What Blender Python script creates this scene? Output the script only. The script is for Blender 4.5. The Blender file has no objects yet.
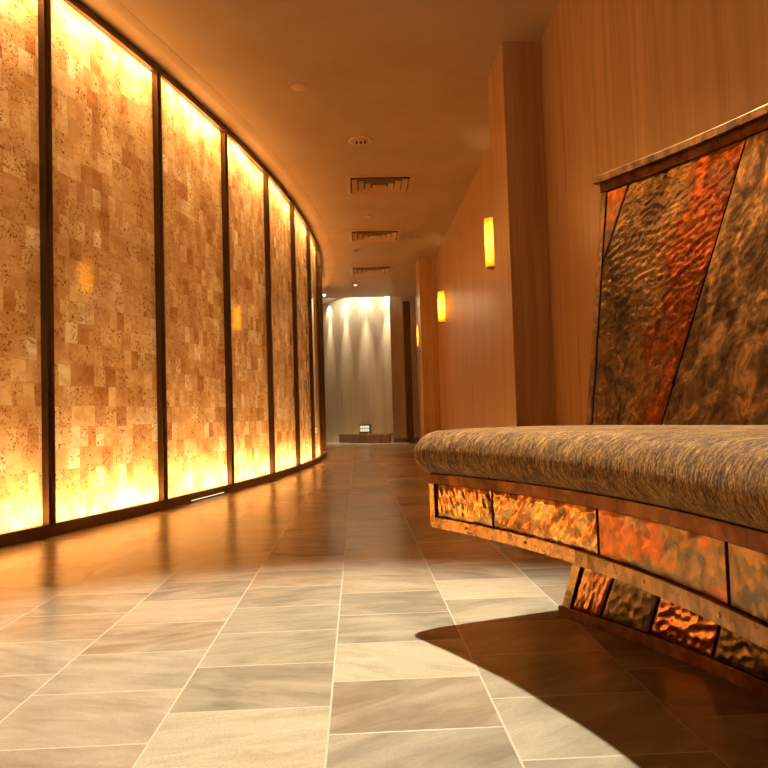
import bpy, bmesh, math, random
from mathutils import Vector, Matrix, noise
random.seed(7)
sc = bpy.context.scene
C = sc.collection
PI = math.pi
R_ = math.radians

# ------------------------------------------------------------------ helpers
def link(o, parent=None):
    C.objects.link(o)
    if parent is not None:
        o.parent = parent
    return o

def tag(o, label=None, cat=None, group=None, kind=None):
    if label: o['label'] = label
    if cat: o['category'] = cat
    if group: o['group'] = group
    if kind: o['kind'] = kind
    return o

def empty(name, loc=(0, 0, 0), rz=0.0):
    o = bpy.data.objects.new(name, None)
    o.location = loc
    o.rotation_euler = (0, 0, rz)
    o.empty_display_size = .1
    C.objects.link(o)
    return o

class MB:
    """collects geometry, then becomes ONE mesh object"""
    def __init__(self):
        self.v, self.f, self.uv, self.sm = [], [], [], []
    def quadgrid(self, P, UV=None, smooth=True, close_u=False):
        n, m = len(P), len(P[0]); b = len(self.v)
        for r in P: self.v += [tuple(p) for p in r]
        for i in range(n if close_u else n - 1):
            for j in range(m - 1):
                i2 = (i + 1) % n
                self.f.append((b + i * m + j, b + i2 * m + j, b + i2 * m + j + 1, b + i * m + j + 1))
                self.sm.append(smooth)
                self.uv.append([UV[i][j], UV[i2][j], UV[i2][j + 1], UV[i][j + 1]] if UV else [(0, 0)] * 4)
    def poly(self, pts, smooth=False):
        b = len(self.v); self.v += [tuple(p) for p in pts]
        self.f.append(tuple(range(b, b + len(pts)))); self.sm.append(smooth)
        self.uv.append([(p[0], p[1]) for p in pts])
    def box(self, lo, hi, M=None):
        x0, y0, z0 = lo; x1, y1, z1 = hi
        c = [Vector(q) for q in ((x0,y0,z0),(x1,y0,z0),(x1,y1,z0),(x0,y1,z0),(x0,y0,z1),(x1,y0,z1),(x1,y1,z1),(x0,y1,z1))]
        if M is not None: c = [M @ q for q in c]
        b = len(self.v); self.v += [tuple(q) for q in c]
        for f in ((0,3,2,1),(4,5,6,7),(0,1,5,4),(1,2,6,5),(2,3,7,6),(3,0,4,7)):
            self.f.append(tuple(b + k for k in f)); self.sm.append(False); self.uv.append([(0, 0)] * 4)
    def prism(self, loop0, loop1, smooth=False):
        """closed loops of equal length joined and capped"""
        n = len(loop0); b = len(self.v)
        self.v += [tuple(p) for p in loop0] + [tuple(p) for p in loop1]
        for i in range(n):
            j = (i + 1) % n
            self.f.append((b + i, b + j, b + n + j, b + n + i)); self.sm.append(smooth); self.uv.append([(0, 0)] * 4)
        self.f.append(tuple(b + i for i in reversed(range(n)))); self.sm.append(False); self.uv.append([(0, 0)] * n)
        self.f.append(tuple(b + n + i for i in range(n))); self.sm.append(False); self.uv.append([(0, 0)] * n)
    def lathe(self, prof, seg=32, org=(0, 0, 0), smooth=True):
        P = []
        for k in range(seg):
            a = 2 * PI * k / seg
            P.append([(org[0] + r * math.cos(a), org[1] + r * math.sin(a), org[2] + z) for r, z in prof])
        self.quadgrid(P, None, smooth, close_u=True)
    def arc(self, c, r0, r1, z0, z1, a0, a1, n):
        """solid arc of rectangular section"""
        L = []
        for k in range(n + 1):
            a = a0 + (a1 - a0) * k / n; ca, sa = math.cos(a), math.sin(a)
            L.append([(c[0] + r * ca, c[1] + r * sa, z) for r, z in ((r0, z0), (r1, z0), (r1, z1), (r0, z1), (r0, z0))])
        b = len(self.v)
        self.quadgrid(L, None, False)
        self.poly([L[0][k] for k in range(4)]); self.poly([L[-1][k] for k in (3, 2, 1, 0)])
    def build(self, name, m, parent=None, fix=True, bevel=0):
        me = bpy.data.meshes.new(name)
        me.from_pydata(self.v, [], self.f); 
        uvl = me.uv_layers.new(name='UVMap')
        k = 0
        for fi, p in enumerate(me.polygons):
            p.use_smooth = self.sm[fi]
            for q in range(p.loop_total):
                uvl.data[p.loop_start + q].uv = self.uv[fi][q]
        if fix:
            bm = bmesh.new(); bm.from_mesh(me)
            bmesh.ops.remove_doubles(bm, verts=bm.verts, dist=1e-6)
            bmesh.ops.recalc_face_normals(bm, faces=bm.faces)
            bm.to_mesh(me); bm.free()
        me.materials.append(m)
        o = bpy.data.objects.new(name, me)
        link(o, parent)
        if bevel:
            b = o.modifiers.new('bevel', 'BEVEL'); b.width = bevel; b.segments = 2; b.limit_method = 'ANGLE'
        return o

def structure(o, label=None):
    o['kind'] = 'structure'
    if label: o['label'] = label
    return o

# ------------------------------------------------------------------ materials
class NT:
    def __init__(self, name):
        self.m = bpy.data.materials.new(name); self.m.use_nodes = True
        self.t = self.m.node_tree; self.t.nodes.clear()
        self.out = self.t.nodes.new('ShaderNodeOutputMaterial')
    def n(self, typ, ins=None, **kw):
        d = self.t.nodes.new(typ)
        for k, v in kw.items(): setattr(d, k, v)
        for k, v in (ins or {}).items():
            s = d.inputs[k]
            if isinstance(v, bpy.types.NodeSocket): self.t.links.new(v, s)
            else: s.default_value = v
        return d
    def math(self, op, a, b=0.0, c=0.0, clamp=False):
        return self.n('ShaderNodeMath', {0: a, 1: b, 2: c}, operation=op, use_clamp=clamp).outputs[0]
    def mix(self, f, a, b, mode='MIX'):
        d = self.t.nodes.new('ShaderNodeMix'); d.data_type = 'RGBA'; d.blend_type = mode
        for i, v in ((0, f), (6, a), (7, b)):
            s = d.inputs[i]
            if isinstance(v, bpy.types.NodeSocket): self.t.links.new(v, s)
            else: s.default_value = v if i == 0 else (tuple(v) + (1,))[:4]
        return d.outputs[2]
    def ramp(self, f, stops, interp='LINEAR'):
        d = self.n('ShaderNodeValToRGB', {0: f}); r = d.color_ramp; r.interpolation = interp
        while len(r.elements) < len(stops): r.elements.new(.5)
        for e, (p, c) in zip(r.elements, stops):
            e.position = p; e.color = tuple(c) + (1,)
        return d.outputs[0]
    def noise(self, vec, scale, detail=3, rough=.55, dist=0.0):
        return self.n('ShaderNodeTexNoise', {'Vector': vec, 'Scale': scale, 'Detail': detail, 'Roughness': rough, 'Distortion': dist}).outputs[0]
    def mapping(self, vec, loc=(0,0,0), rot=(0,0,0), sca=(1,1,1)):
        return self.n('ShaderNodeMapping', {0: vec, 1: loc, 2: rot, 3: sca}).outputs[0]
    def bump(self, h, strength, dist):
        return self.n('ShaderNodeBump', {'Height': h, 'Strength': strength, 'Distance': dist}).outputs[0]
    def pos(self): return self.n('ShaderNodeNewGeometry').outputs['Position']
    def uv(self): return self.n('ShaderNodeUVMap', uv_map='UVMap').outputs[0]
    def objc(self): return self.n('ShaderNodeTexCoord').outputs['Object']
    def bsdf(self, **ins):
        d = self.n('ShaderNodeBsdfPrincipled', {k.replace('_', ' '): (v if isinstance(v, bpy.types.NodeSocket) or not isinstance(v, tuple) else (v + (1,))[:4]) for k, v in ins.items()})
        self.t.links.new(d.outputs[0], self.out.inputs[0]); return d
    def surf(self, s): self.t.links.new(s, self.out.inputs[0])

def simple(name, col, rough=.5, metal=0., noise_amt=.15, scale=30):
    n = NT(name)
    f = n.noise(n.pos(), scale, 4)
    c = n.mix(f, tuple(x * (1 - noise_amt) for x in col), tuple(min(1, x * (1 + noise_amt)) for x in col))
    n.bsdf(Base_Color=c, Roughness=rough, Metallic=metal)
    return n.m

def mat_floor():
    n = NT('slate tiles')
    p = n.pos()
    s = n.n('ShaderNodeSeparateXYZ', {0: p}).outputs
    v = n.n('ShaderNodeCombineXYZ', {0: n.math('SUBTRACT', s[1], .155), 1: n.math('ADD', s[0], .066), 2: 0.0}).outputs[0]
    def brick(mortar):
        return n.n('ShaderNodeTexBrick', {'Vector': v, 'Color1': (0, 0, 0, 1), 'Color2': (1, 1, 1, 1), 'Mortar': (0, 0, 0, 1), 'Scale': 1.0,
                   'Mortar Size': mortar, 'Mortar Smooth': .35, 'Bias': 0.0, 'Brick Width': .25, 'Row Height': .3085}, offset=.5, offset_frequency=2, squash=1.0)
    b = brick(.0026)
    b0 = brick(0.0)
    rnd = b0.outputs['Color']
    base = n.ramp(rnd, [(0, (.33, .26, .175)), (.12, (.47, .39, .275)), (.24, (.40, .355, .255)), (.38, (.50, .385, .275)), (.5, (.30, .265, .19)), (.62, (.56, .49, .35)), (.76, (.42, .33, .22)), (.88, (.37, .335, .235))], 'CONSTANT')
    wn = n.n('ShaderNodeTexWhiteNoise', {'Vector': n.n('ShaderNodeVectorMath', {0: rnd, 3: 913.7}, operation='SCALE').outputs[0]}, noise_dimensions='3D')
    off = n.n('ShaderNodeVectorMath', {0: wn.outputs['Color'], 3: 23.0}, operation='SCALE').outputs[0]
    pv = n.n('ShaderNodeVectorMath', {0: p, 1: off}, operation='ADD').outputs[0]
    ang = n.math('MULTIPLY', n.math('SUBTRACT', wn.outputs['Value'], .5), 1.0)
    pr = n.n('ShaderNodeVectorRotate', {'Vector': pv, 'Angle': ang}, rotation_type='Z_AXIS').outputs[0]
    st = n.noise(n.mapping(pr, sca=(3.0, 13, 1)), 1.9, 7, .70, .5)
    big = n.noise(n.mapping(pr, sca=(1.2, 3, 1)), 3.0, 3, .5, .8)
    gr = n.noise(pv, 240, 2, .5)
    c = n.mix(n.ramp(st, [(.32, (0,) * 3), (.68, (1,) * 3)]), n.mix(1.0, base, (.80, .76, .70), 'MULTIPLY'), n.mix(1.0, base, (1.2, 1.19, 1.17), 'MULTIPLY'))
    c = n.mix(n.ramp(big, [(.42, (0,) * 3), (.7, (.6,) * 3)]), c, (.62, .52, .37))
    c = n.mix(n.ramp(gr, [(.30, (.30,) * 3), (.5, (0,) * 3)]), c, (.22, .18, .12))
    c = n.mix(b.outputs['Fac'], c, (.66, .58, .43))
    h = n.math('ADD', n.math('MULTIPLY', st, .6), n.math('MULTIPLY', gr, .14))
    h = n.math('ADD', h, n.math('MULTIPLY', big, .9))
    h = n.math('SUBTRACT', h, n.math('MULTIPLY', b.outputs['Fac'], .5))
    rg = n.math('ADD', n.math('MULTIPLY', n.noise(pv, 9, 4), .2), .12)
    n.bsdf(Base_Color=c, Roughness=rg, Specular_IOR_Level=.4, Normal=n.bump(h, .32, .004))
    return n.m

def mat_onyx():
    n = NT('backlit honey onyx tiles')
    uv = n.uv()
    wob = n.n('ShaderNodeTexNoise', {'Vector': uv, 'Scale': 2.5, 'Detail': 1.0}).outputs[1]
    uvw = n.mix(.03, uv, wob, 'ADD')
    b = n.n('ShaderNodeTexBrick', {'Vector': uvw, 'Color1': (0, 0, 0, 1), 'Color2': (1, 1, 1, 1), 'Mortar': (.5, .5, .5, 1), 'Scale': 1.0, 'Mortar Size': .0016,
             'Mortar Smooth': .6, 'Bias': 0.0, 'Brick Width': .098, 'Row Height': .112}, offset=.37, offset_frequency=3, squash=.72, squash_frequency=2)
    b2 = n.n('ShaderNodeTexBrick', {'Vector': uvw, 'Color1': (0, 0, 0, 1), 'Color2': (1, 1, 1, 1), 'Mortar': (.5, .5, .5, 1), 'Scale': 1.0, 'Mortar Size': .0,
             'Bias': 0.0, 'Brick Width': .098, 'Row Height': .112}, offset=.37, offset_frequency=3, squash=.72, squash_frequency=2)
    t = b2.outputs['Color']
    wn = n.n('ShaderNodeTexWhiteNoise', {'Vector': n.n('ShaderNodeVectorMath', {0: t, 3: 517.3}, operation='SCALE').outputs[0]}, noise_dimensions='3D')
    r2 = wn.outputs['Value']
    base = n.ramp(t, [(0, (.53, .215, .055)), (.08, (.61, .28, .08)), (.24, (.69, .34, .105)), (.46, (.76, .40, .14)), (.70, (.64, .295, .085)), (.88, (.83, .50, .21)), (.95, (.52, .20, .05))], 'CONSTANT')
    off = n.n('ShaderNodeVectorMath', {0: wn.outputs['Color'], 3: 9.0}, operation='SCALE').outputs[0]
    uo = n.n('ShaderNodeVectorMath', {0: uv, 1: off}, operation='ADD').outputs[0]
    cloud = n.noise(n.mapping(uo, sca=(1, 1.8, 1)), 9, 4, .6, .8)
    c = n.mix(n.ramp(cloud, [(.3, (0,) * 3), (.7, (1,) * 3)]), n.mix(1.0, base, (.80, .68, .56), 'MULTIPLY'), n.mix(1.0, base, (1.1, 1.14, 1.18), 'MULTIPLY'))
    lg = n.noise(uv, 3.2, 3, .55)
    c = n.mix(n.ramp(lg, [(.35, (0,) * 3), (.65, (1,) * 3)]), n.mix(1.0, c, (.80, .70, .60), 'MULTIPLY'), n.mix(1.0, c, (1.1, 1.1, 1.1), 'MULTIPLY'))
    sp = n.noise(uo, 62, 3, .62, .7)
    gate = n.noise(uo, 11, 2, .5)
    spot = n.math('MULTIPLY', n.ramp(sp, [(.545, (0,) * 3), (.60, (1,) * 3)]), n.ramp(gate, [(.40, (0,) * 3), (.50, (1,) * 3)]))
    spot = n.math('MULTIPLY', spot, n.ramp(r2, [(.15, (0,) * 3), (.35, (.9,) * 3)]))
    c = n.mix(spot, c, (.22, .06, .008))
    c = n.mix(n.math('MULTIPLY', b.outputs['Fac'], .5), c, (.40, .17, .05))
    tr = n.n('ShaderNodeBsdfTranslucent', {0: c})
    df = n.n('ShaderNodeBsdfDiffuse', {0: n.mix(1.0, c, (.5, .5, .5), 'MULTIPLY')})
    mx = n.n('ShaderNodeMixShader', {0: .22, 1: tr.outputs[0], 2: df.outputs[0]})
    fr = n.n('ShaderNodeFresnel', {0: 1.45})
    gl = n.n('ShaderNodeBsdfGlossy', {0: (1, 1, 1, 1), 'Roughness': .045})
    m2 = n.n('ShaderNodeMixShader', {0: fr.outputs[0], 1: mx.outputs[0], 2: gl.outputs[0]})
    n.surf(m2.outputs[0])
    return n.m

def mat_plaster(name, col, streak=1.0, rough=.36, spec=.5):
    n = NT(name)
    p = n.pos()
    sa = n.noise(n.mapping(p, sca=(24, 24, .9)), 1.0, 4, .6)
    sb = n.noise(n.mapping(p, loc=(3, 7, 2), sca=(8, 8, .45)), 1.0, 4, .6)
    s = n.math('ADD', n.math('MULTIPLY', sa, .5), n.math('MULTIPLY', sb, .5))
    s2 = n.noise(n.mapping(p, loc=(9, 4, 1), sca=(2.2, 2.2, .5)), 1.0, 4, .6)
    a = .20 * streak
    c = n.mix(n.ramp(s, [(.36, (0,) * 3), (.64, (1,) * 3)]), tuple(x * (1 - a * k) for x, k in zip(col, (1, 1.3, 1.6))), tuple(x * (1 + a) for x in col))
    c = n.mix(n.ramp(s2, [(.4, (0,) * 3), (.72, (.55,) * 3)]), c, tuple(x * k for x, k in zip(col, (.80, .70, .60))))
    n.bsdf(Base_Color=c, Roughness=n.math('ADD', n.math('MULTIPLY', s, .2), rough - .1), Specular_IOR_Level=spec, Normal=n.bump(s, .15, .003))
    return n.m

def mat_copper(name, stops, rough=(.2, .38), scale=5.0, stretch=(1, 1, 1), rot=0.0, bumpy=.5, seed=0.0, diag=None, metal=1.0, fleck=55.0):
    """hammered copper with heat patina; UV in metres"""
    n = NT(name)
    uv = n.mapping(n.uv(), loc=(seed, seed * .37, 0))
    oi = n.n('ShaderNodeObjectInfo').outputs['Random']
    ofs = n.n('ShaderNodeCombineXYZ', {0: n.math('MULTIPLY', oi, 17.0), 1: n.math('MULTIPLY', oi, 31.0), 2: 0.0}).outputs[0]
    uo = n.n('ShaderNodeVectorMath', {0: uv, 1: ofs}, operation='ADD').outputs[0]
    f = n.noise(n.mapping(uo, rot=(0, 0, rot), sca=stretch), scale, 5, .6, .9)
    if diag:
        # bare copper band along the seam's slope, brightened in colour for reflected panel glow
        ss = n.n('ShaderNodeSeparateXYZ', {0: n.uv()}).outputs
        d = n.math('ADD', ss[0], n.math('MULTIPLY', n.math('SUBTRACT', n.noise(n.uv(), 14, 4, .6), .5), .10))
        g = n.ramp(d, diag)
        f = n.math('ADD', n.math('MULTIPLY', f, .72), g)
    c = n.ramp(f, stops)
    vo = n.n('ShaderNodeTexVoronoi', {'Vector': n.n('ShaderNodeVectorMath', {0: uo, 1: n.n('ShaderNodeVectorMath', {0: n.n('ShaderNodeTexNoise', {'Vector': uo, 'Scale': 60.0}).outputs[1], 3: .014}, operation='SCALE').outputs[0]}, operation='ADD').outputs[0], 'Scale': fleck}, feature='F1')
    fr = n.n('ShaderNodeSeparateXYZ', {0: vo.outputs['Color']}).outputs[0]
    c = n.mix(n.ramp(fr, [(.0, (0,) * 3), (1, (1,) * 3)]), n.mix(1.0, c, (.68, .66, .64), 'MULTIPLY'), n.mix(1.0, c, (1.32, 1.25, 1.15), 'MULTIPLY'))
    fl = n.noise(uo, 70, 3, .6, .5)
    c = n.mix(n.ramp(fl, [(.58, (0,) * 3), (.74, (.4,) * 3)]), c, (.10, .045, .018))
    f2 = n.noise(uo, 26, 4, .6, .4)
    r = n.math('ADD', n.math('MULTIPLY', f2, rough[1] - rough[0]), rough[0])
    h = n.math('ADD', n.math('MULTIPLY', n.noise(uo, 90, 2), .5), f2)
    n.bsdf(Base_Color=c, Metallic=metal, Roughness=r, Normal=n.bump(h, bumpy * .3, .003))
    return n.m

def mat_fabric():
    n = NT('gold brown chenille')
    uv = n.uv()
    a = n.noise(n.mapping(uv, sca=(560, 170, 1)), 1.0, 3, .6, .4)
    b = n.noise(n.mapping(uv, rot=(0, 0, .16), sca=(150, 42, 1)), 1.0, 4, .65, .6)
    e = n.noise(n.mapping(uv, sca=(20, 8, 1)), 1.0, 2, .5)
    f = n.math('ADD', n.math('ADD', n.math('MULTIPLY', a, .50), n.math('MULTIPLY', b, .60)), n.math('MULTIPLY', e, .16))
    c = n.ramp(f, [(.51, (.045, .017, .0035)), (.60, (.145, .062, .014)), (.68, (.36, .178, .038)), (.77, (.66, .37, .098))])
    n.bsdf(Base_Color=c, Roughness=.75, Specular_IOR_Level=.25, Sheen_Weight=.12, Sheen_Roughness=.35, Sheen_Tint=(.9, .65, .3),
           Normal=n.bump(n.math('ADD', a, n.math('MULTIPLY', b, .4)), .7, .004))
    return n.m

M_floor = mat_floor()
M_onyx = mat_onyx()
M_wall = mat_plaster('burnt orange veneer plaster', (.50, .335, .20), 1.15, .30)
M_wall_end = mat_plaster('brown plaster', (.36, .285, .20))
M_ceil = mat_plaster('tan ceiling paint', (.53, .455, .35), .12, .55, .3)
M_soff = mat_plaster('pale soffit paint', (.62, .54, .42), .1, .5, .3)
M_white = simple('light box cream', (.42, .36, .26), .9, 0, .03)
M_frame = simple('dark bronze metal', (.11, .066, .038), .36, .3, .25, 50)
M_dark = simple('blackened steel', (.012, .008, .006), .6, .3, .2, 50)
M_vent = simple('tan painted vent metal', (.62, .47, .31), .42, 0, .06)
M_trimr = simple('tan lamp trim', (.70, .56, .40), .35, 0, .06)
M_black = simple('duct black', (.07, .045, .028), .8, 0, .1)
M_brass = simple('aged brass', (.55, .33, .10), .3, 1.0, .2)
M_water = None
BR = [(.28, (.40, .14, .05)), (.42, (.70, .26, .085)), (.62, (.86, .40, .14)), (.8, (.95, .56, .24))]
GO = [(.32, (.10, .045, .016)), (.46, (.52, .24, .07)), (.56, (.92, .55, .19)), (.8, (.98, .70, .32))]
PA = [(.30, (.12, .07, .03)), (.42, (.22, .155, .075)), (.52, (.28, .20, .10)), (.60, (.46, .16, .05)), (.8, (.64, .25, .075))]
DK = [(.30, (.075, .05, .028)), (.46, (.17, .115, .055)), (.60, (.26, .18, .085)), (.75, (.34, .16, .06))]
M_cop_gold = mat_copper('bright golden copper', GO, (.10, .24), 11, seed=1.)
M_cop_mix = mat_copper('copper with olive patina', PA, (.24, .42), 5.5, seed=2.)
M_cop_red = mat_copper('bright red copper', BR, (.18, .3), 10, seed=3.)
M_cop_dark = mat_copper('dark patinated bronze', DK, (.26, .45), 9, seed=4.)
M_trim_gold = mat_copper('golden copper strip', [(.3, (.32, .20, .08)), (.5, (.56, .36, .14)), (.7, (.76, .50, .20)), (.85, (.60, .26, .09))], (.2, .36), 9, (1, .25, 1), seed=5.)
M_trim_red = mat_copper('dull reddish copper strip', [(.3, (.075, .032, .013)), (.5, (.15, .065, .025)), (.7, (.24, .115, .042))], (.45, .6), 9, (1, .25, 1), seed=6.)
M_trim_dk = mat_copper('dull bronze strip', [(.3, (.12, .075, .035)), (.45, (.28, .18, .08)), (.55, (.40, .26, .11)), (.7, (.20, .10, .04))], (.3, .45), 14, (1, .3, 1), seed=7.)
M_back_a = mat_copper('copper back with olive patina', [(.30, (.12, .085, .045)), (.42, (.26, .185, .09)), (.52, (.34, .23, .10)), (.64, (.24, .085, .03)), (.76, (.58, .19, .055)), (.92, (1.0, .45, .15))], (.18, .34), 9, (1.2, .75, 1), .3, .3, 8.,
                      [(.0, (.0,) * 3), (.14, (.02,) * 3), (.20, (.24,) * 3), (.36, (.34,) * 3)], .98, 70.0)
M_back_b = mat_copper('dark mottled bronze back', [(.28, (.055, .037, .021)), (.42, (.14, .094, .046)), (.52, (.25, .17, .075)), (.60, (.50, .33, .13)), (.70, (.22, .13, .055)), (.85, (.42, .16, .06))], (.22, .40), 15, (1.2, .7, 1), .35, .3, 9., None, .95, 60.0)
M_fabric = mat_fabric()

# ------------------------------------------------------------------ panel wall geometry
PC = (-20.440, 10.199); PR = 19.968; PH0 = -.3308; PST = .051516
def pang(i): return PH0 + PST * i
def ppt(a, r, z): return (PC[0] + r * math.cos(a), PC[1] + r * math.sin(a), z)
I0, I1 = -2, 9
HC = 2.905          # ceiling
ZT = 2.895         # panel frame top
WX = 1.235         # right wall
YB = -1.6          # back wall

# floor
mb = MB(); mb.box((-6.2, YB - .1, -.1), (WX + .2, 17.2, 0)); structure(mb.build('floor', M_floor))
# right wall
mb = MB(); mb.box((WX, YB - .1, 0), (WX + .15, 17.2, 3.25)); structure(mb.build('wall_right', M_wall))
mb = MB(); mb.box((-6.2, YB - .15, 0), (WX, YB, 3.25)); structure(mb.build('wall_back', M_wall))
# outer wall of the light box, following the curve
mb = MB(); mb.arc(PC, PR - .55, PR - .42, 0, ZT + .3, pang(I0) - .23, pang(I1) + .16, 60); structure(mb.build('wall_left', M_white))
# plain plaster continuing the curve beyond the last panel
mb = MB(); mb.arc(PC, PR - .06, PR, 0, ZT, pang(I1) + .0015, pang(I1) + .16, 14); structure(mb.build('wall_curved', M_wall))
mb = MB(); mb.arc(PC, PR - .06, PR, 0, ZT, pang(I0) - .23, pang(I0) - .0015, 14); structure(mb.build('wall_curved', M_wall))
# ceiling over the corridor and the raised ceiling over the water wall
mb = MB(); mb.box((-6.2, YB - .1, HC), (WX, 14.12, HC + .2)); structure(mb.build('ceiling', M_ceil))
mb = MB(); mb.box((-3.0, 14.12, 3.10), (WX, 17.2, 3.2)); structure(mb.build('ceiling_raised', M_ceil))
# soffit band along the top of the panels
mb = MB()
prof = [(PR - .50, ZT), (PR + .13, ZT), (PR + .16, ZT + .003), (PR + .185, ZT + .007), (PR + .20, HC + .001), (PR - .50, HC + .001)]
L = []
for k in range(91):
    a = pang(I0) - .23 + (pang(I1) + .39 - pang(I0)) * k / 90
    L.append([ppt(a, r, z) for r, z in prof] + [ppt(a, *prof[0])])
mb.quadgrid(L, None, False); mb.poly(L[0][:-1]); mb.poly(L[-1][:-1][::-1])
structure(mb.build('trim_1', M_soff))

# panels: each is a thing with its pane, its post and its stretch of rail
def to_local(mbx, root):
    l = root.location
    mbx.v = [(x - l.x, y - l.y, z - l.z) for x, y, z in mbx.v]
    return mbx
n = NT('glow painted as a light leak')
e = n.n('ShaderNodeEmission', {0: (1, .76, .40, 1), 1: 1.3}); n.surf(e.outputs[0]); M_leak_glow = n.m
names = {-1: 'glowing amber onyx panel at the left edge, cut off by the picture',
         0: 'widest glowing onyx panel, between the first and second dark posts',
         1: 'glowing onyx panel between the second and third dark posts, with a glowing strip painted as a light leak under it',
         2: 'glowing onyx panel between the third and fourth dark posts',
         3: 'glowing onyx panel between the fourth and fifth dark posts',
         4: 'narrow looking glowing panel between the fifth and sixth dark posts',
         5: 'sliver of glowing panel between the sixth and seventh dark posts',
         6: 'farthest visible glowing panel, bending away toward the water wall'}
for i in range(I0, I1):
    a0, a1 = pang(i), pang(i + 1)
    r = empty('backlit_panel', ppt((a0 + a1) / 2, PR, 0))
    tag(r, names.get(i, 'glowing amber onyx panel of the curved wall, beyond what the picture shows'), 'wall panel', 'backlit onyx panels of the curved wall')
    q0, q1 = Vector(ppt(a0, PR - .007, 0)), Vector(ppt(a1, PR - .029, 0))
    P, UV = [], []
    for k in range(3):
        q = q0.lerp(q1, k / 2)
        P.append([(q.x, q.y, z) for z in (.05, 1.4, ZT - .04)])
        UV.append([((i + k / 2) * PST * PR + 20, z) for z in (.05, 1.4, ZT - .04)])
    mb = MB(); mb.quadgrid(P, UV, False); to_local(mb, r).build('onyx_pane', M_onyx, r, fix=False)
    w = .0245 / PR
    mb = MB(); mb.arc(PC, PR - .045, PR + .012, 0.0, .060, a0 - w, a1 - w, 6); to_local(mb, r).build('bottom_rail', M_frame, r)
    mb = MB(); mb.arc(PC, PR - .045, PR + .012, ZT - .050, ZT - .001, a0 - w, a1 - w, 6); to_local(mb, r).build('top_rail', M_frame, r)
    for a in ([a0] if i < I1 - 1 else [a0, a1]):
        mb = MB(); mb.arc(PC, PR - .045, PR + .010, .060, ZT - .050, a - w, a + w, 1)
        mb.arc(PC, PR + .010, PR + .014, .060, ZT - .050, a - w * .38, a + w * .38, 1)
        to_local(mb, r).build('mullion', M_frame, r)
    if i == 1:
        mb = MB(); mb.arc(PC, PR + .0125, PR + .0135, .010, .016, pang(1) + .016, pang(1) + .042, 6)  # glowing strip on the rail face, imitating light that leaks under it
        o = to_local(mb, r).build('leak_glow_strip', M_leak_glow, r); o['label'] = 'glowing strip on the bottom rail, imitating leaking light'

# tubes and added fill inside the light box, behind the panels
LAMP_T, LAMP_B, LAMP_FILL = 18., 17., .19
def area(name, loc, aim, sx, sy, e, col):
    d = bpy.data.lights.new(name, 'AREA'); d.shape = 'RECTANGLE'; d.size = sx; d.size_y = sy; d.energy = e; d.color = col
    o = bpy.data.objects.new(name, d); C.objects.link(o)
    o.location = loc
    z = -(Vector(aim)).normalized()                # lamp shines along -Z
    x = Vector((0, 0, 1)).cross(z)
    x = Vector((-math.sin(aim_a), math.cos(aim_a), 0))
    y = z.cross(x)
    o.matrix_world = Matrix.Translation(loc) @ Matrix((x, y, z)).transposed().to_4x4()
    return o
LC = (1.0, .90, .70)
for i in range(I0, I1):
    am = (pang(i) + pang(i + 1)) / 2; aim_a = am
    rad = Vector((math.cos(am), math.sin(am), 0)); up = Vector((0, 0, 1))
    area('tube_or_fill', ppt(am, PR - .13, .065), rad * .9 + up, .98, .05, LAMP_B, LC)
    area('tube_or_fill', ppt(am, PR - .13, ZT - .055), rad * .9 - up, .98, .05, LAMP_T, LC)
    area('tube_or_fill', ppt(am, PR - .38, 1.45), rad, .98, 2.5, LAMP_FILL, LC)  # added dim sheet, lifting the middle of each pane

# ------------------------------------------------------------------ pillars on the right wall
for y0, y1 in ((4.44, 4.95), (10.66, 11.17)):
    mb = MB(); mb.box((.988, y0, 0), (WX, y1, HC)); structure(mb.build('pillar', M_wall, bevel=.004))

# ------------------------------------------------------------------ far end
EY = 14.38
mb = MB(); mb.box((.72, EY, 0), (.985, 17.1, 3.10)); structure(mb.build('wall_end', M_wall_end))
mb = MB(); mb.box((1.135, EY, 0), (WX, 17.1, 3.10)); structure(mb.build('wall_end.001', M_wall_end))
mb = MB(); mb.box((.985, EY, 2.86), (1.135, 17.1, 3.10)); structure(mb.build('wall_end.002', M_wall_end))
mb = MB(); mb.box((-3.0, 17.0, 0), (.72, 17.15, 3.10)); structure(mb.build('wall_far', M_wall))
M_door = simple('dark stained wood', (.13, .065, .03), .45, 0, .3, 12)
mb = MB(); mb.box((.985, EY + .10, 0), (1.135, EY + .15, 2.86)); structure(mb.build('door_1', M_door))
mb = MB(); mb.box((.72, EY - .015, 0), (.985, EY, .10)); mb.box((1.135, EY - .015, 0), (WX, EY, .10)); structure(mb.build('baseboard_end', M_door))
# water wall: curved pale stone slab
n = NT('wet pale stone')
p = n.pos()
s = n.noise(n.mapping(p, sca=(9, 9, .25)), 1.0, 5, .6, .3)
c = n.mix(n.ramp(s, [(.3, (0,) * 3), (.7, (1,) * 3)]), (.50, .44, .34), (.64, .58, .46))
tg = n.n('ShaderNodeTangent', direction_type='RADIAL', axis='Z').outputs[0]
n.bsdf(Base_Color=c, Roughness=.42, Specular_IOR_Level=.8, Anisotropic=.92, Anisotropic_Rotation=.25, Tangent=tg, Normal=n.bump(s, .2, .006))
M_water = n.m
plan = [(-1.25, 16.95), (-1.0, 16.6), (-.80, 16.3), (-.62, 16.02), (-.45, 15.72), (-.28, 15.42), (-.1, 15.15), (.08, 14.92), (.25, 14.76), (.42, 14.64), (.58, 14.56), (.719, 14.52)]
mb = MB(); f0 = [Vector((x, y, 0)) for x, y in plan]
front, back = [], []
for k, q in enumerate(f0):
    tdir = (f0[min(k + 1, len(f0) - 1)] - f0[max(k - 1, 0)]).normalized(); nb = Vector((-tdir.y, tdir.x, 0))
    front.append(q); back.append(q + nb * .08)
base = front + back[::-1]
wroot = Vector((0, 14.9, 0))
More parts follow.
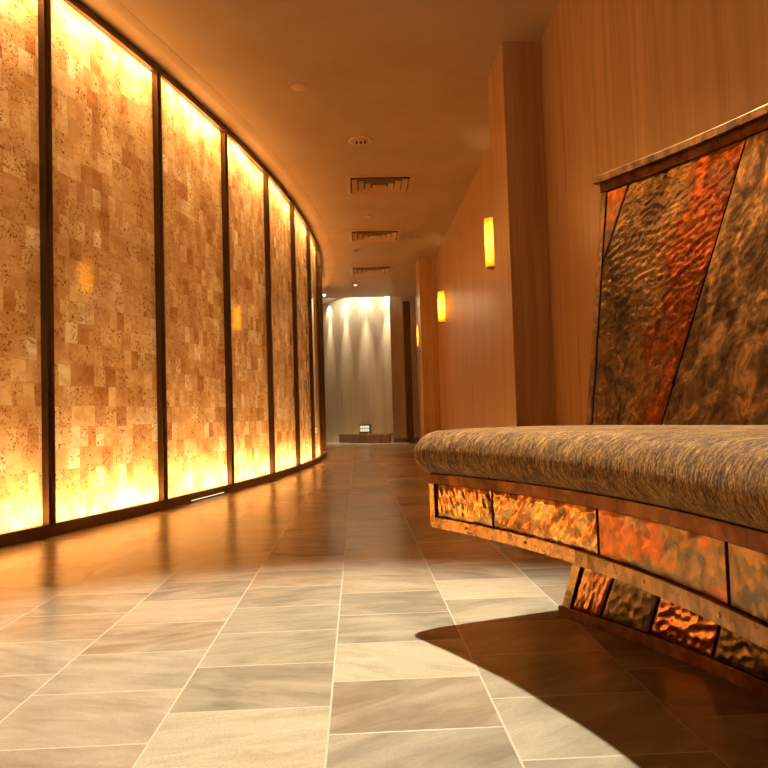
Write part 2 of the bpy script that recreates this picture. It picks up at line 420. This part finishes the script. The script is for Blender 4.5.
mb.prism([q - wroot for q in base], [q - wroot + Vector((0, 0, 3.095)) for q in base])
o = mb.build('water_wall', M_water); o.location = wroot
tag(o, 'tall curved wet stone wall washed by downlights at the end of the corridor', 'water wall')
# stone threshold in front of it
M_thr = simple('pale stone strip', (.62, .55, .45), .35, 0, .1)
# basin
M_basin = simple('brown slate blocks', (.24, .135, .07), .6, 0, .45, 14)
M_basin_top = simple('mossy tan stone coping', (.42, .32, .15), .6, 0, .35, 30)
bpts = [(-.40, 15.50), (-.12, 15.05), (.20, 14.62), (.45, 14.42), (.645, 14.36)]
broot = empty('stone_basin', (.15, 14.7, 0)); tag(broot, 'low brown stone trough at the foot of the wet stone wall', 'water basin')
for k in range(4):
    a, b = Vector(bpts[k] + (0,)), Vector(bpts[k + 1] + (0,))
    d = (b - a).normalized(); nb = Vector((-d.y, d.x, 0)); a2, b2 = a + d * .004, b - d * .004
    mb = MB(); lp = [a2, b2, b2 + nb * .10, a2 + nb * .10]
    mb.prism([q - broot.location for q in lp], [q - broot.location + Vector((0, 0, .175)) for q in lp])
    mb.build('stone_block', M_basin, broot, bevel=.005)
cf = [Vector(q + (0,)) for q in bpts]
mb = MB()
lp = [q + Vector((-.012, -.016, 0)) for q in cf] + [q + Vector((.07, .085, 0)) for q in cf[::-1]]
mb.prism([q - broot.location + Vector((0, 0, .175)) for q in lp], [q - broot.location + Vector((0, 0, .205)) for q in lp])
mb.build('coping', M_basin_top, broot)
# threshold strip on the floor
th = [Vector((-.95, 16.2, 0)), Vector((-.40, 15.36, 0)), Vector((.20, 14.50, 0)), Vector((.45, 14.33, 0)), Vector((.70, 14.24, 0)), Vector((.98, 14.22, 0))]
mb = MB(); lp = [q + Vector((0, 0, .0)) for q in th] + [q + Vector((.05, .10, 0)) for q in th[::-1]]
mb.prism([q for q in lp], [q + Vector((0, 0, .012)) for q in lp]); structure(mb.build('trim_2', M_thr))
# added box of glowing panes on the coping, standing in for reflected squares
n = NT('lantern pane glow'); e = n.n('ShaderNodeEmission', {0: (1, .84, .55, 1), 1: .9}); n.surf(e.outputs[0]); M_glint = n.m
lr = empty('glint_standin', (.16, 14.74, .205), R_(-38)); tag(lr, 'added box with rows of glowing square panes on the stone trough, standing in for reflected light', 'glint_standin')
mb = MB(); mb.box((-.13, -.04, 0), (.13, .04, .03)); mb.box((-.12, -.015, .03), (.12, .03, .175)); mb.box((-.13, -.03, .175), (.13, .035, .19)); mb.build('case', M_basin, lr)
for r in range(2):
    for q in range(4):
        mb = MB(); x = -.116 + q * .058; z = .045 + r * .065; mb.box((x + .006, -.020, z), (x + .052, -.0145, z + .052)); mb.build('pane', M_glint, lr)

# ------------------------------------------------------------------ wall sconces
n = NT('amber glass shade')
s = n.noise(n.mapping(n.objc(), sca=(40, 40, 3)), 1.0, 3)
c = n.mix(s, (1.0, .50, .05), (1.0, .62, .10))
tr = n.n('ShaderNodeBsdfTranslucent', {0: c}); df = n.n('ShaderNodeBsdfDiffuse', {0: c})
mx = n.n('ShaderNodeMixShader', {0: .15, 1: tr.outputs[0], 2: df.outputs[0]}); n.surf(mx.outputs[0])
M_shade = n.m
def make_sconce():
    r = empty('wall_sconce', (0, 0, 0))
    # local: -X points into the corridor, wall plane at x=0
    mb = MB(); mb.box((-.012, -.055, -.15), (0, .055, .15)); mb.build('back_plate', M_brass, r, bevel=.002)
    P = []
    for k in range(25):
        t = PI * k / 24; x = -.014 - .086 * math.sin(t); y = -.068 * math.cos(t)
        P.append([(x, y, z) for z in (-.205, -.1, 0, .1, .205)])
    mb = MB(); mb.quadgrid(P); mb.build('shade', M_shade, r, fix=False)
    for zz in (-.205, ):
        rim = []
        mb = MB(); lo, hi = [], []
        for k in range(25):
            t = PI * k / 24; lo.append(Vector((-.012 - .088 * math.sin(t), -.070 * math.cos(t), zz - .010)))
        mb.prism(lo, [q + Vector((0, 0, .009)) for q in lo]); mb.build('bottom_cap', M_brass, r)
    return r
def copy_tree(o, parent=None):
    c = o.copy(); C.objects.link(c); c.parent = parent
    for ch in o.children: copy_tree(ch, c)
    return c
sc0 = make_sconce()
slabs = ['amber glass wall lamp nearest the bench, half hidden by the first pillar', 'amber glass wall lamp in the middle of the orange wall, left of the first lamp',
         'farthest amber glass wall lamp, peeking out past the distant pillar']
for k, y in enumerate((6.05, 9.62, 13.05)):
    s = sc0 if k == 0 else copy_tree(sc0)
    s.location = (WX, y, 2.0)
    tag(s, slabs[k], 'wall lamp', 'amber wall lamps on the right wall')
    for dz in (-.10, 0, .10):
        d = bpy.data.lights.new('sconce_bulb', 'POINT'); d.energy = 2.0 if dz == 0 else .9; d.color = (1, .66, .22); d.shadow_soft_size = .02
        o = bpy.data.objects.new('sconce_bulb', d); o.location = (WX - .055, y, 2.0 + dz); C.objects.link(o)

# ------------------------------------------------------------------ ceiling fittings
def make_vent():
    r = empty('air_vent', (0, 0, 0))
    def ring(mbx, a, b, z0, z1, hx=1.0):
        # square ring between half sizes a (outer) and b (inner), z0 at outer, z1 at inner
        o4 = [(-a, -a), (a, -a), (a, a), (-a, a)]; i4 = [(-b, -b), (b, -b), (b, b), (-b, b)]
        k = .84
        for q in range(4):
            w = (q + 1) % 4
            lo = [(o4[q][0], o4[q][1] * k, z0), (o4[w][0], o4[w][1] * k, z0), (i4[w][0], i4[w][1] * k, z1), (i4[q][0], i4[q][1] * k, z1)]
            up = [(x, y, z + .006) for x, y, z in lo]
            mbx.prism([Vector(v) for v in lo], [Vector(v) for v in up])
    mb = MB(); ring(mb, .315, .275, -.006, -.010); mb.build('frame', M_vent, r)
    for a in (.262, .198, .134):
        mb = MB(); ring(mb, a, a - .052, -.030, -.006); mb.build('louver', M_vent, r)
    mb = MB(); mb.box((-.066, -.052, -.026), (.066, .052, -.020)); mb.build('center_plate', M_vent, r)
    mb = MB(); mb.box((-.28, -.236, -.004), (.28, .236, -.0005)); mb.build('duct_backing', M_black, r)
    return r
v0 = make_vent()
vl = ['square tan ceiling vent, nearest and largest of the row', 'square tan ceiling vent, middle one of the row', 'square tan ceiling vent, farthest and smallest of the row']
for k, y in enumerate((7.22, 9.28, 11.50)):
    v = v0 if k == 0 else copy_tree(v0)
    v.scale = (1.07, 1.07, 1); v.location = (.295, y, HC); tag(v, vl[k], 'air vent', 'square air vents along the ceiling')
def disc(name, r, h, loc, label, cat, grp=None, mat=M_trimr):
    mb = MB(); mb.lathe([(0, -h), (r * .72, -h), (r * .93, -h * .75), (r, -h * .2), (r, 0), (0, 0)], 28)
    o = mb.build(name, mat); o.location = loc; tag(o, label, cat, grp); return o
disc('detector_cover', .055, .012, (-.345, 5.03, HC), 'small round tan cover plate on the ceiling near the glowing wall', 'ceiling disc')
disc('ceiling_sprinkler', .05, .008, (.19, 8.37, HC), 'tiny flat round cover between the first and second ceiling vents', 'sprinkler cover')
n = NT('lamp glow'); e = n.n('ShaderNodeEmission', {0: (1, .72, .40, 1), 1: 3.0}); n.surf(e.outputs[0]); M_glow = n.m
n = NT('bright lamp glow'); e = n.n('ShaderNodeEmission', {0: (1, .85, .62, 1), 1: 6.0}); n.surf(e.outputs[0]); M_glow2 = n.m
def downlight(loc, r, label, lens):
    t = empty('downlight', loc); tag(t, label, 'ceiling light', 'recessed ceiling lights')
    mb = MB(); mb.lathe([(r, 0), (r, -.006), (r * .9, -.010), (r * .66, -.004), (r * .62, -.001), (r * .62, 0)], 32); mb.build('trim_ring', M_trimr, t)
    mb = MB(); mb.lathe([(0, -.022), (r * .3, -.020), (r * .48, -.012), (r * .58, -.0005), (0, -.0005)], 24); mb.build('eyeball', M_trimr if lens is None else lens, t)
    mb = MB()
    for q in range(3):
        x = (q - 1) * r * .34
        mb.box((x - r * .07, -r * .35, -.026), (x + r * .07, r * .12, -.015))
    mb.build('baffle', M_black, t)
    return t
downlight((.10, 6.05, HC), .105, 'round recessed spot light nearest the camera, before the first vent', None)
downlight((.06, 10.05, HC), .06, 'small round ceiling light between the second and third vents', None)
downlight((.04, 12.75, HC), .055, 'small glowing ceiling light beyond the farthest vent', M_glow)
mb = MB(); mb.lathe([(0, -.03), (.018, -.026), (.022, -.006), (.03, 0), (0, 0)], 20)
o = mb.build('spot_lamp', M_glow2); o.location = (-.56, 13.72, HC); tag(o, 'tiny bright ceiling spot above the end of the glowing panels', 'ceiling light')

def spot(loc, tgt, e, ang, blend, col, rad):
    d = bpy.data.lights.new('spot', 'SPOT'); d.energy = e; d.spot_size = R_(ang); d.spot_blend = blend; d.color = col; d.shadow_soft_size = rad
    o = bpy.data.objects.new('spot', d); C.objects.link(o); o.location = loc
    o.rotation_euler = (Vector(tgt) - Vector(loc)).to_track_quat('-Z', 'Y').to_euler(); return o
spot((.25, 2.35, HC - .04), (-.12, 1.15, 0), 600, 66, .55, (1, .92, .74), .03)
downlight((.25, 2.35, HC), .09, 'round recessed spot light over the near floor, beyond the picture', None)
for (x, y), tx in zip(((-.60, 15.82), (-.24, 15.20), (.16, 14.66), (.66, 14.42)), (0, 0, 0, 0)):
    spot((x, y - .02, 3.09), (x + .02, y + .12, .9), 260, 27, 1.0, (1, .82, .54), .02)
    spot((x, y + .02, 3.09), (x + .03, y + .10, 2.2), 34, 95, 1.0, (1, .82, .54), .02)
d = bpy.data.lights.new('fill_strip', 'AREA'); d.shape = 'RECTANGLE'; d.size = 2.0; d.size_y = .06; d.energy = 13; d.color = (1, .80, .54)  # added soft fill along the top, brightening the water wall
o = bpy.data.objects.new('fill_strip', d); C.objects.link(o); o.location = (-.10, 14.86, 3.09); o.rotation_euler = (R_(18), 0, R_(-47))

# ------------------------------------------------------------------ bench
SC_ = (-1.595, .820); SR = 2.082; HS = .256
bench = empty('bench', (.75, 1.3, 0))
tag(bench, 'curved copper clad bench with brown velvet cushion and tall hammered metal back', 'bench')
BL = bench.location
def cyl(c, r, a, z): return Vector((c[0] + r * math.cos(a), c[1] + r * math.sin(a), z)) - BL

def hammered(name, mat, parent, surf, width, height, cell=.016, amp=.0022, aniso=(1, 1), rot=0.0, res=.0035, seed=0, margin=.0):
    """surf(u,v)->(point, outward normal), u,v in 0..1 ; dimples pressed into the sheet, with turned edges"""
    nu = max(4, int(width / res)); nv = max(4, int(height / res))
    cr, sr = math.cos(rot), math.sin(rot)
    P, UV = [], []
    for i in range(nu + 1):
        row, ur = [], []
        for j in range(nv + 1):
            u, v = i / nu, j / nv
            p, nn = surf(u, v)
            x, y = u * width, v * height
            xx, yy = (x * cr + y * sr) / (cell * aniso[0]), (-x * sr + y * cr) / (cell * aniso[1])
            d, _ = noise.voronoi(Vector((xx + seed * 13.1, yy + seed * 7.7, seed * 3.3)))
            h = amp * (min(1.0, d[0] * 1.25) ** 1.5) + amp * .35 * noise.noise(Vector((xx * .4 + seed, yy * .4, 5.5)))
            edge = min(x, width - x, y, height - y)
            if edge < .009: h *= max(edge, 0) / .009
            row.append(p + nn * h); ur.append((x, y))
        P.append(row); UV.append(ur)
    # turned back edge
    ring_n = []
    mb = MB(); mb.quadgrid(P, UV, True)
    def side(line, ns):
        mb.quadgrid([[q, q - nn * .010] for q, nn in zip(line, ns)], None, False)
    nr = lambda i, j: surf(i / nu, j / nv)[1]
    side([P[i][0] for i in range(nu + 1)], [nr(i, 0) for i in range(nu + 1)])
    side([P[i][nv] for i in range(nu + 1)], [nr(i, nv) for i in range(nu + 1)])
    side([P[0][j] for j in range(nv + 1)], [nr(0, j) for j in range(nv + 1)])
    side([P[nu][j] for j in range(nv + 1)], [nr(nu, j) for j in range(nv + 1)])
    return mb.build(name, mat, parent, fix=False)

A_FAR, A_NEAR = R_(31.2), R_(-20)
# ---- seat
def arcpart(name, mat, parent, c, r0, r1, z0, z1, a0, a1, n=40, bevel=0):
    mb = MB()
    mb.arc((c[0] - BL.x, c[1] - BL.y), r0, r1, z0, z1, a0, a1, n)
    # uv along the arc for the strip materials
    L = []
    for f in mb.f:
        L.append([(math.atan2(mb.v[k][1] + BL.y - c[1], mb.v[k][0] + BL.x - c[0]) * r0, mb.v[k][2]) for k in f])
    mb.uv = L
    return mb.build(name, mat, parent, bevel=bevel)
ESK = .085                                                # the far end is cut a little off the radial line
ZB = HS + .137
def a_end(r, d=0.0): return A_FAR - d - ESK * (r - SR)
mb = MB(); L = []
for k in range(41):
    row = []
    for r, z in ((SR + .010, HS + .004), (SR + .62, HS + .004), (SR + .62, ZB), (SR + .010, ZB)):
        a = A_NEAR + (a_end(r, .003) - A_NEAR) * k / 40; row.append(cyl(SC_, r, a, z))
    L.append(row + [row[0]])
mb.quadgrid(L, None, False); mb.poly(L[0][:4]); mb.poly(L[-1][:4][::-1])
seat = mb.build('seat_box', M_dark, bench)
zt0, zt1 = HS + .028, HS + .1145
arcpart('bottom_strip', M_trim_gold, seat, SC_, SR - .003, SR + .03, HS, zt0, R_(15.45), A_FAR, 20, .0012)
arcpart('bottom_strip', M_trim_dk, seat, SC_, SR - .005, SR + .03, HS, zt0, A_NEAR, R_(15.3), 40, .0012)
arcpart('top_strip', M_trim_red, seat, SC_, SR - .001, SR + .03, zt1, ZB + .003, A_NEAR, A_FAR, 50, .0012)
arcpart('end_strip', M_trim_gold, seat, SC_, SR - .002, SR + .02, zt0, zt1, A_FAR - R_(.55), A_FAR, 3, .001)
# strip and plate closing the far end of the seat box
mb = MB()
lo = [cyl(SC_, SR, a_end(SR, .0035), HS), cyl(SC_, SR + .62, a_end(SR + .62, .0035), HS), cyl(SC_, SR + .62, a_end(SR + .62, .0005), HS), cyl(SC_, SR, a_end(SR, .0005), HS)]
mb.prism(lo, [q + Vector((0, 0, ZB - HS)) for q in lo]); mb.build('end_plate', M_trim_red, seat)
def seat_surf(a0, a1):
    def f(u, v):
        a = a0 + (a1 - a0) * u; nn = Vector((-math.cos(a), -math.sin(a), 0))
        return cyl(SC_, SR + .004, a, zt0 + .002 + (zt1 - zt0 - .004) * v), nn
    return f
g = R_(.12)
seams = [A_FAR - R_(.62), R_(24.15), R_(13.55), R_(3.6), R_(-6.5), R_(-14), A_NEAR]
mats = [M_cop_gold, M_cop_gold, M_cop_mix, M_cop_mix, M_cop_gold, M_cop_mix]
for k in range(6):
    a0, a1 = seams[k] - g, seams[k + 1] + g
    an, ro, ce, am = [((.62, 2.2), R_(20), .019, .0058), ((.7, 2.0), R_(-30), .021, .0060), ((.8, 1.6), R_(-40), .018, .0026), ((.8, 1.5), .3, .018, .0024), ((1, 1), 0, .02, .002), ((1, 1), 0, .02, .002)][k]
    hammered('copper_panel', mats[k], seat, seat_surf(a0, a1), (a0 - a1) * SR, zt1 - zt0 - .004, ce, am, an, ro, .0035, k + 1)
for a in (14.9, 9.4, 3.9, -2, -9, 20.5, 27):
    mb = MB(); c0 = cyl(SC_, SR - .006, R_(a), HS + .014); q = Vector((-math.cos(R_(a)), -math.sin(R_(a)), 0)); t = Vector((-q.y, q.x, 0))
    lo = [c0 - q * .003 + t * (.0035 * math.cos(2 * PI * w / 10)) + Vector((0, 0, .0035 * math.sin(2 * PI * w / 10))) for w in range(10)]
    mb.prism(lo, [v + q * .0036 for v in lo]); mb.build('screw', M_brass, seat)

# ---- plinth under the seat
BC = (-1.4353, .8394); BRR = 2.2472
bz = .256
def bp(a, r, z): return Vector((BC[0] + r * math.cos(a), BC[1] + r * math.sin(a), z)) - BL
BA0 = R_(29.2); BA1 = R_(-20)
LEAN = R_(2.56)
mb = MB(); L = []
for k in range(41):
    t = k / 40
    ab = BA0 - R_(.12) + (BA1 - BA0) * t; at = BA0 - LEAN - R_(.12) + (BA1 - BA0 + LEAN) * t
    L.append([bp(ab, BRR + .012, 0), bp(ab, BRR + .22, 0), bp(at, BRR + .22, bz + .003), bp(at, BRR + .012, bz + .003), bp(ab, BRR + .012, 0)])
mb.quadgrid(L, None, False); mb.poly(L[0][:4]); mb.poly(L[-1][:4][::-1])
plinth = mb.build('plinth', M_dark, bench)
pz0, pz1 = .030, .254
def plarc(name, mat, a0, a1, z0, z1, r0, r1, n):
    mb = MB(); mb.arc((BC[0] - BL.x, BC[1] - BL.y), r0, r1, z0, z1, a0, a1, n)
    mb.uv = [[(math.atan2(mb.v[k][1] + BL.y - BC[1], mb.v[k][0] + BL.x - BC[0]) * r0, mb.v[k][2]) for k in f] for f in mb.f]
    return mb.build(name, mat, plinth, bevel=.0012)
plarc('base_strip', M_trim_red, BA1, BA0, 0, pz0, BRR - .004, BRR + .03, 50)
def slant(z): return LEAN * (z / bz)
mb = MB()
lo = [bp(BA0 - slant(pz0), BRR - .003, pz0), bp(BA0 - slant(pz0) - R_(.75), BRR - .003, pz0), bp(BA0 - slant(pz0) - R_(.75), BRR + .02, pz0), bp(BA0 - slant(pz0), BRR + .02, pz0)]
hi = [bp(BA0 - slant(pz1), BRR - .003, pz1), bp(BA0 - slant(pz1) - R_(.75), BRR - .003, pz1), bp(BA0 - slant(pz1) - R_(.75), BRR + .02, pz1), bp(BA0 - slant(pz1), BRR + .02, pz1)]
mb.prism(lo, hi); mb.uv = [[(v[0], v[2]) for v in [mb.v[k] for k in f]] for f in mb.f]; mb.build('end_strip', M_trim_gold, plinth, bevel=.001)
mb = MB()
mb.prism([bp(BA0 - .001, BRR + .02, 0), bp(BA0 - .001, BRR + .22, 0), bp(BA0 - LEAN - .001, BRR + .22, bz), bp(BA0 - LEAN - .001, BRR + .02, bz)],
         [bp(BA0 - .004, BRR + .02, 0), bp(BA0 - .004, BRR + .22, 0), bp(BA0 - LEAN - .004, BRR + .22, bz), bp(BA0 - LEAN - .004, BRR + .02, bz)])
mb.build('end_plate', M_trim_red, plinth)
ps = [(28.2, 26.55), (25.5, 23.8), (21.4, 20.0), (16.7, 15.5), (10.5, 10.0), (4, 3), (-3, -4), (-11, -11), (-20, -20)]
pm = [M_cop_red, M_cop_dark, M_cop_red, M_cop_dark, M_cop_red, M_cop_dark, M_cop_red, M_cop_dark]
for k in range(8):
    (b0, t0), (b1, t1) = ps[k], ps[k + 1]
    t0 = b0 + (t0 - b0) * 1.6; t1 = b1 + (t1 - b1) * 1.6
    def sf(u, v, b0=b0, t0=t0, b1=b1, t1=t1):
        l = b0 + (t0 - b0) * v - .12; r = b1 + (t1 - b1) * v + .12; a = R_(l + (r - l) * u)
        return bp(a, BRR + .003, pz0 + .002 + (pz1 - pz0 - .003) * v), Vector((-math.cos(a), -math.sin(a), 0))
    ce, am, an, ro = [(.016, .0040, (.75, 2.0), R_(15)), (.022, .0022, (1, 1.3), .2), (.023, .0052, (1, 1), 0), (.02, .0032, (1, 1), 0)][k % 4]
    hammered('copper_panel', pm[k], plinth, sf, R_(b0 - b1) * BRR, pz1 - pz0, ce, am, an, ro, .0035, 20 + k)

# ---- cushion
def make_cushion():
    prof = [(-.014, ZB + .001)]
    for k in range(15):                                   # bullnose
        t = -PI * .42 + (PI * .92) * k / 14
        prof.append((.031 - .068 * math.cos(t) ** .9 if math.cos(t) > 0 else .031, ZB + .0575 + .0575 * math.sin(t)))
    prof += [(.07, ZB + .1165), (.13, ZB + .118), (.23, ZB + .1178), (.33, ZB + .1165), (.45, ZB + .115), (.468, ZB + .10), (.47, ZB + .05), (.468, ZB + .001)]
    n = 150
    P, UV = [], []
    ov = .040 / SR
    def reach(a):
        # distance from the seat centre to the foot of the back
        r = SR + .47
        for _ in range(12):
            q = cyl(SC_, r, a, 0) + BL; r += (kr(.50) - .004 - math.hypot(q.x - KC[0], q.y - KC[1])) * .9
        return r - SR - .47
    for i in range(n + 1):
        u = i / n; a = A_NEAR + (A_FAR + ov - A_NEAR) * u
        # rounded far and near ends
        d = min((A_FAR + ov - a) * SR, (a - A_NEAR) * SR) 
        q = 1.0
        rr = .048
        if d < rr: q = math.sqrt(max(0.0, 1 - (1 - d / rr) ** 2)) 
        row, ur = [], []
        ext = reach(A_NEAR + (a_end(SR + .45, -ov) - A_NEAR) * u)
        L = 0; prev = None
        for (x, z) in prof:
            zc, xc = ZB + .03, .22
            zz = zc + (z - zc) * (.30 + .70 * q) if z > zc else z
            xx = xc + (x - xc) * (.86 + .14 * q) + ext * max(0.0, (x - .13) / .34)
            if prev: L += math.hypot(x - prev[0], z - prev[1])
            prev = (x, z)
            wv = .0022 * noise.noise(Vector((a * SR * 9, L * 9, 2.0)))
            row.append(cyl(SC_, SR + xx - wv, A_NEAR + (a_end(SR + x, -ov) - A_NEAR) * u, zz + wv * .6)); ur.append((a * SR, L))
        P.append(row); UV.append(ur)
    mb = MB(); mb.quadgrid(P, UV, True)
    mb.poly(P[0], True); mb.poly(P[-1][::-1], True)
    # underside
    mb.quadgrid([[P[i][0], P[i][-1]] for i in range(n + 1)], None, False)
    o = mb.build('seat_cushion', M_fabric, bench)
    s = o.modifiers.new('sub', 'SUBSURF'); s.levels = 1; s.render_levels = 1
    return o

# ---- back
KC = (-1.832, .533); KT = 3.0; KB = 2.913; KZ0, KZ1 = .480, 1.188
def kr(z): return KB + (KT - KB) * (z - KZ0) / (KZ1 - KZ0)
def kp(a, r, z): return Vector((KC[0] + r * math.cos(a), KC[1] + r * math.sin(a), z)) - BL
def kn(a):
    sl = (KT - KB) / (KZ1 - KZ0); return Vector((-math.cos(a), -math.sin(a), sl)).normalized()
def kl(z): return R_(31.40 - .45 * (z - KZ0) / (KZ1 - KZ0))
K_NEAR = R_(-6)
mb = MB(); L = []
for k in range(49):
    row = []
    for z, dr in ((ZB, .012), (ZB, .045), (KZ1 + .026, .045), (KZ1 + .026, .012)):
        a = kl(z) - .002 + (K_NEAR - kl(z)) * k / 48
        row.append(kp(a, kr(z) + dr, z))
    L.append(row + [row[0]])
mb.quadgrid(L, None, False); mb.poly(L[0][:4]); mb.poly(L[-1][:4][::-1])
back = mb.build('backrest', M_dark, bench)
def vv(z): return (z - KZ0) / (KZ1 - KZ0)
# side strip
def strip_surf(lf, rf, z0, z1, off=.001):
    def f(u, v):
        z = z0 + (z1 - z0) * v; l, r = lf(v), rf(v); a = R_(l + (r - l) * u)
        return kp(a, kr(z) + off, z), kn(a)
    return f
mbs = strip_surf(lambda v: 31.4 - .45 * v, lambda v: 31.04 - .45 * v, KZ0 - .1, KZ1, -.002)
hammered('side_strip', M_trim_dk, back, mbs, .022, KZ1 - KZ0 + .1, .03, .0008, (1, 1), 0, .006, 40)
mb = MB(); L = []
for z in (ZB, .8, KZ1 + .026):
    a = kl(z) - .001; L.append([kp(a, kr(z) - .002, z), kp(a, kr(z) + .05, z)])
mb.quadgrid(L, None, False); mb.build('side_plate', M_trim_dk, back)
# corner piece, big copper panel, dark panels
zc = .985
def left_a(v):
    z = KZ0 + v * (KZ1 - KZ0)
    if z <= zc: return 30.98 - v * .45
    w = (z - zc) / (KZ1 - zc); l0 = 30.98 - vv(zc) * .45
    return l0 + (29.0 - l0) * w
hammered('corner_panel', M_cop_mix, back,
         strip_surf(lambda v: 30.98 - (vv(zc) + v * (1 - vv(zc))) * .45, lambda v: (30.94 - vv(zc) * .45) + (29.15 - 30.94 + vv(zc) * .45) * v, zc, KZ1 - .002),
         .09, KZ1 - zc, .015, .0012, (1, 1), 0, .005, 41)
hammered('copper_panel', M_back_a, back, strip_surf(left_a, lambda v: 26.95 - 4.85 * v, KZ0 - .06, KZ1 - .002), .33, KZ1 - KZ0, .0155, .0021, (1.15, .9), R_(35), .0034, 42)
hammered('bronze_panel', M_back_b, back, strip_surf(lambda v: 26.85 - 4.85 * v, lambda v: 18 - 2 * v, KZ0 - .06, KZ1 - .002), .42, KZ1 - KZ0, .016, .0011, (1.15, .9), R_(35), .0036, 43)
hammered('copper_panel', M_back_a, back, strip_surf(lambda v: 17.88 - 2 * v, lambda v: 6 - v, KZ0 - .06, KZ1 - .002), .6, KZ1 - KZ0, .02, .002, (1.15, .9), R_(35), .007, 44)
hammered('bronze_panel', M_back_b, back, strip_surf(lambda v: 5.88 - v, lambda v: -6, KZ0 - .06, KZ1 - .002), .55, KZ1 - KZ0, .02, .002, (1.15, .9), R_(35), .007, 45)
# top molding and cap
def karc(name, mat, r0, r1, z0, z1, af):
    mb = MB(); mb.arc((KC[0] - BL.x, KC[1] - BL.y), r0, r1, z0, z1, K_NEAR, af, 50)
    mb.uv = [[(math.atan2(mb.v[k][1] + BL.y - KC[1], mb.v[k][0] + BL.x - KC[0]) * r0, mb.v[k][2] + math.hypot(mb.v[k][0] + BL.x - KC[0], mb.v[k][1] + BL.y - KC[1])) for k in f] for f in mb.f]
    return mb.build(name, mat, back, bevel=.002)
karc('molding', M_trim_red, KT - .005, KT + .04, KZ1 + .001, KZ1 + .029, R_(30.98))
karc('cap_rail', M_trim_dk, KT - .019, KT + .044, KZ1 + .029, KZ1 + .050, R_(31.25))

make_cushion()

# ------------------------------------------------------------------ camera
F = 720.0
wx = Vector((0.99883489, -0.02873171, 0.03877318)); wy = Vector((-0.03743442, 0.04575318, 0.99825113)); wz = Vector((-0.03045545, -0.9985395, 0.04462431))
# rows are the world axes in (right, down, forward) camera coordinates
right = Vector((wx[0], wy[0], wz[0])); down = Vector((wx[1], wy[1], wz[1])); fwd = Vector((wx[2], wy[2], wz[2]))
cd = bpy.data.cameras.new('camera'); cd.sensor_width = 36; cd.sensor_fit = 'HORIZONTAL'; cd.lens = 36 * F / 768; cd.clip_start = .02
cam = bpy.data.objects.new('camera', cd); C.objects.link(cam)
cam.matrix_world = Matrix.Translation((0, 0, .55)) @ Matrix((right, -down, -fwd)).transposed().to_4x4()
sc.camera = cam

# ------------------------------------------------------------------ world and view
w = bpy.data.worlds.new('world'); sc.world = w; w.use_nodes = True
w.node_tree.nodes['Background'].inputs[0].default_value = (.02, .012, .006, 1); w.node_tree.nodes['Background'].inputs[1].default_value = .3
vs = sc.view_settings
vs.view_transform = 'Standard'; vs.look = 'None'; vs.exposure = 0.14; vs.gamma = 1.0; vs.use_curve_mapping = False
cy = sc.cycles
cy.use_denoising = True
cy.max_bounces = 10; cy.diffuse_bounces = 6; cy.glossy_bounces = 5; cy.transmission_bounces = 6
cy.sample_clamp_indirect = 6.0
cy.caustics_reflective = True
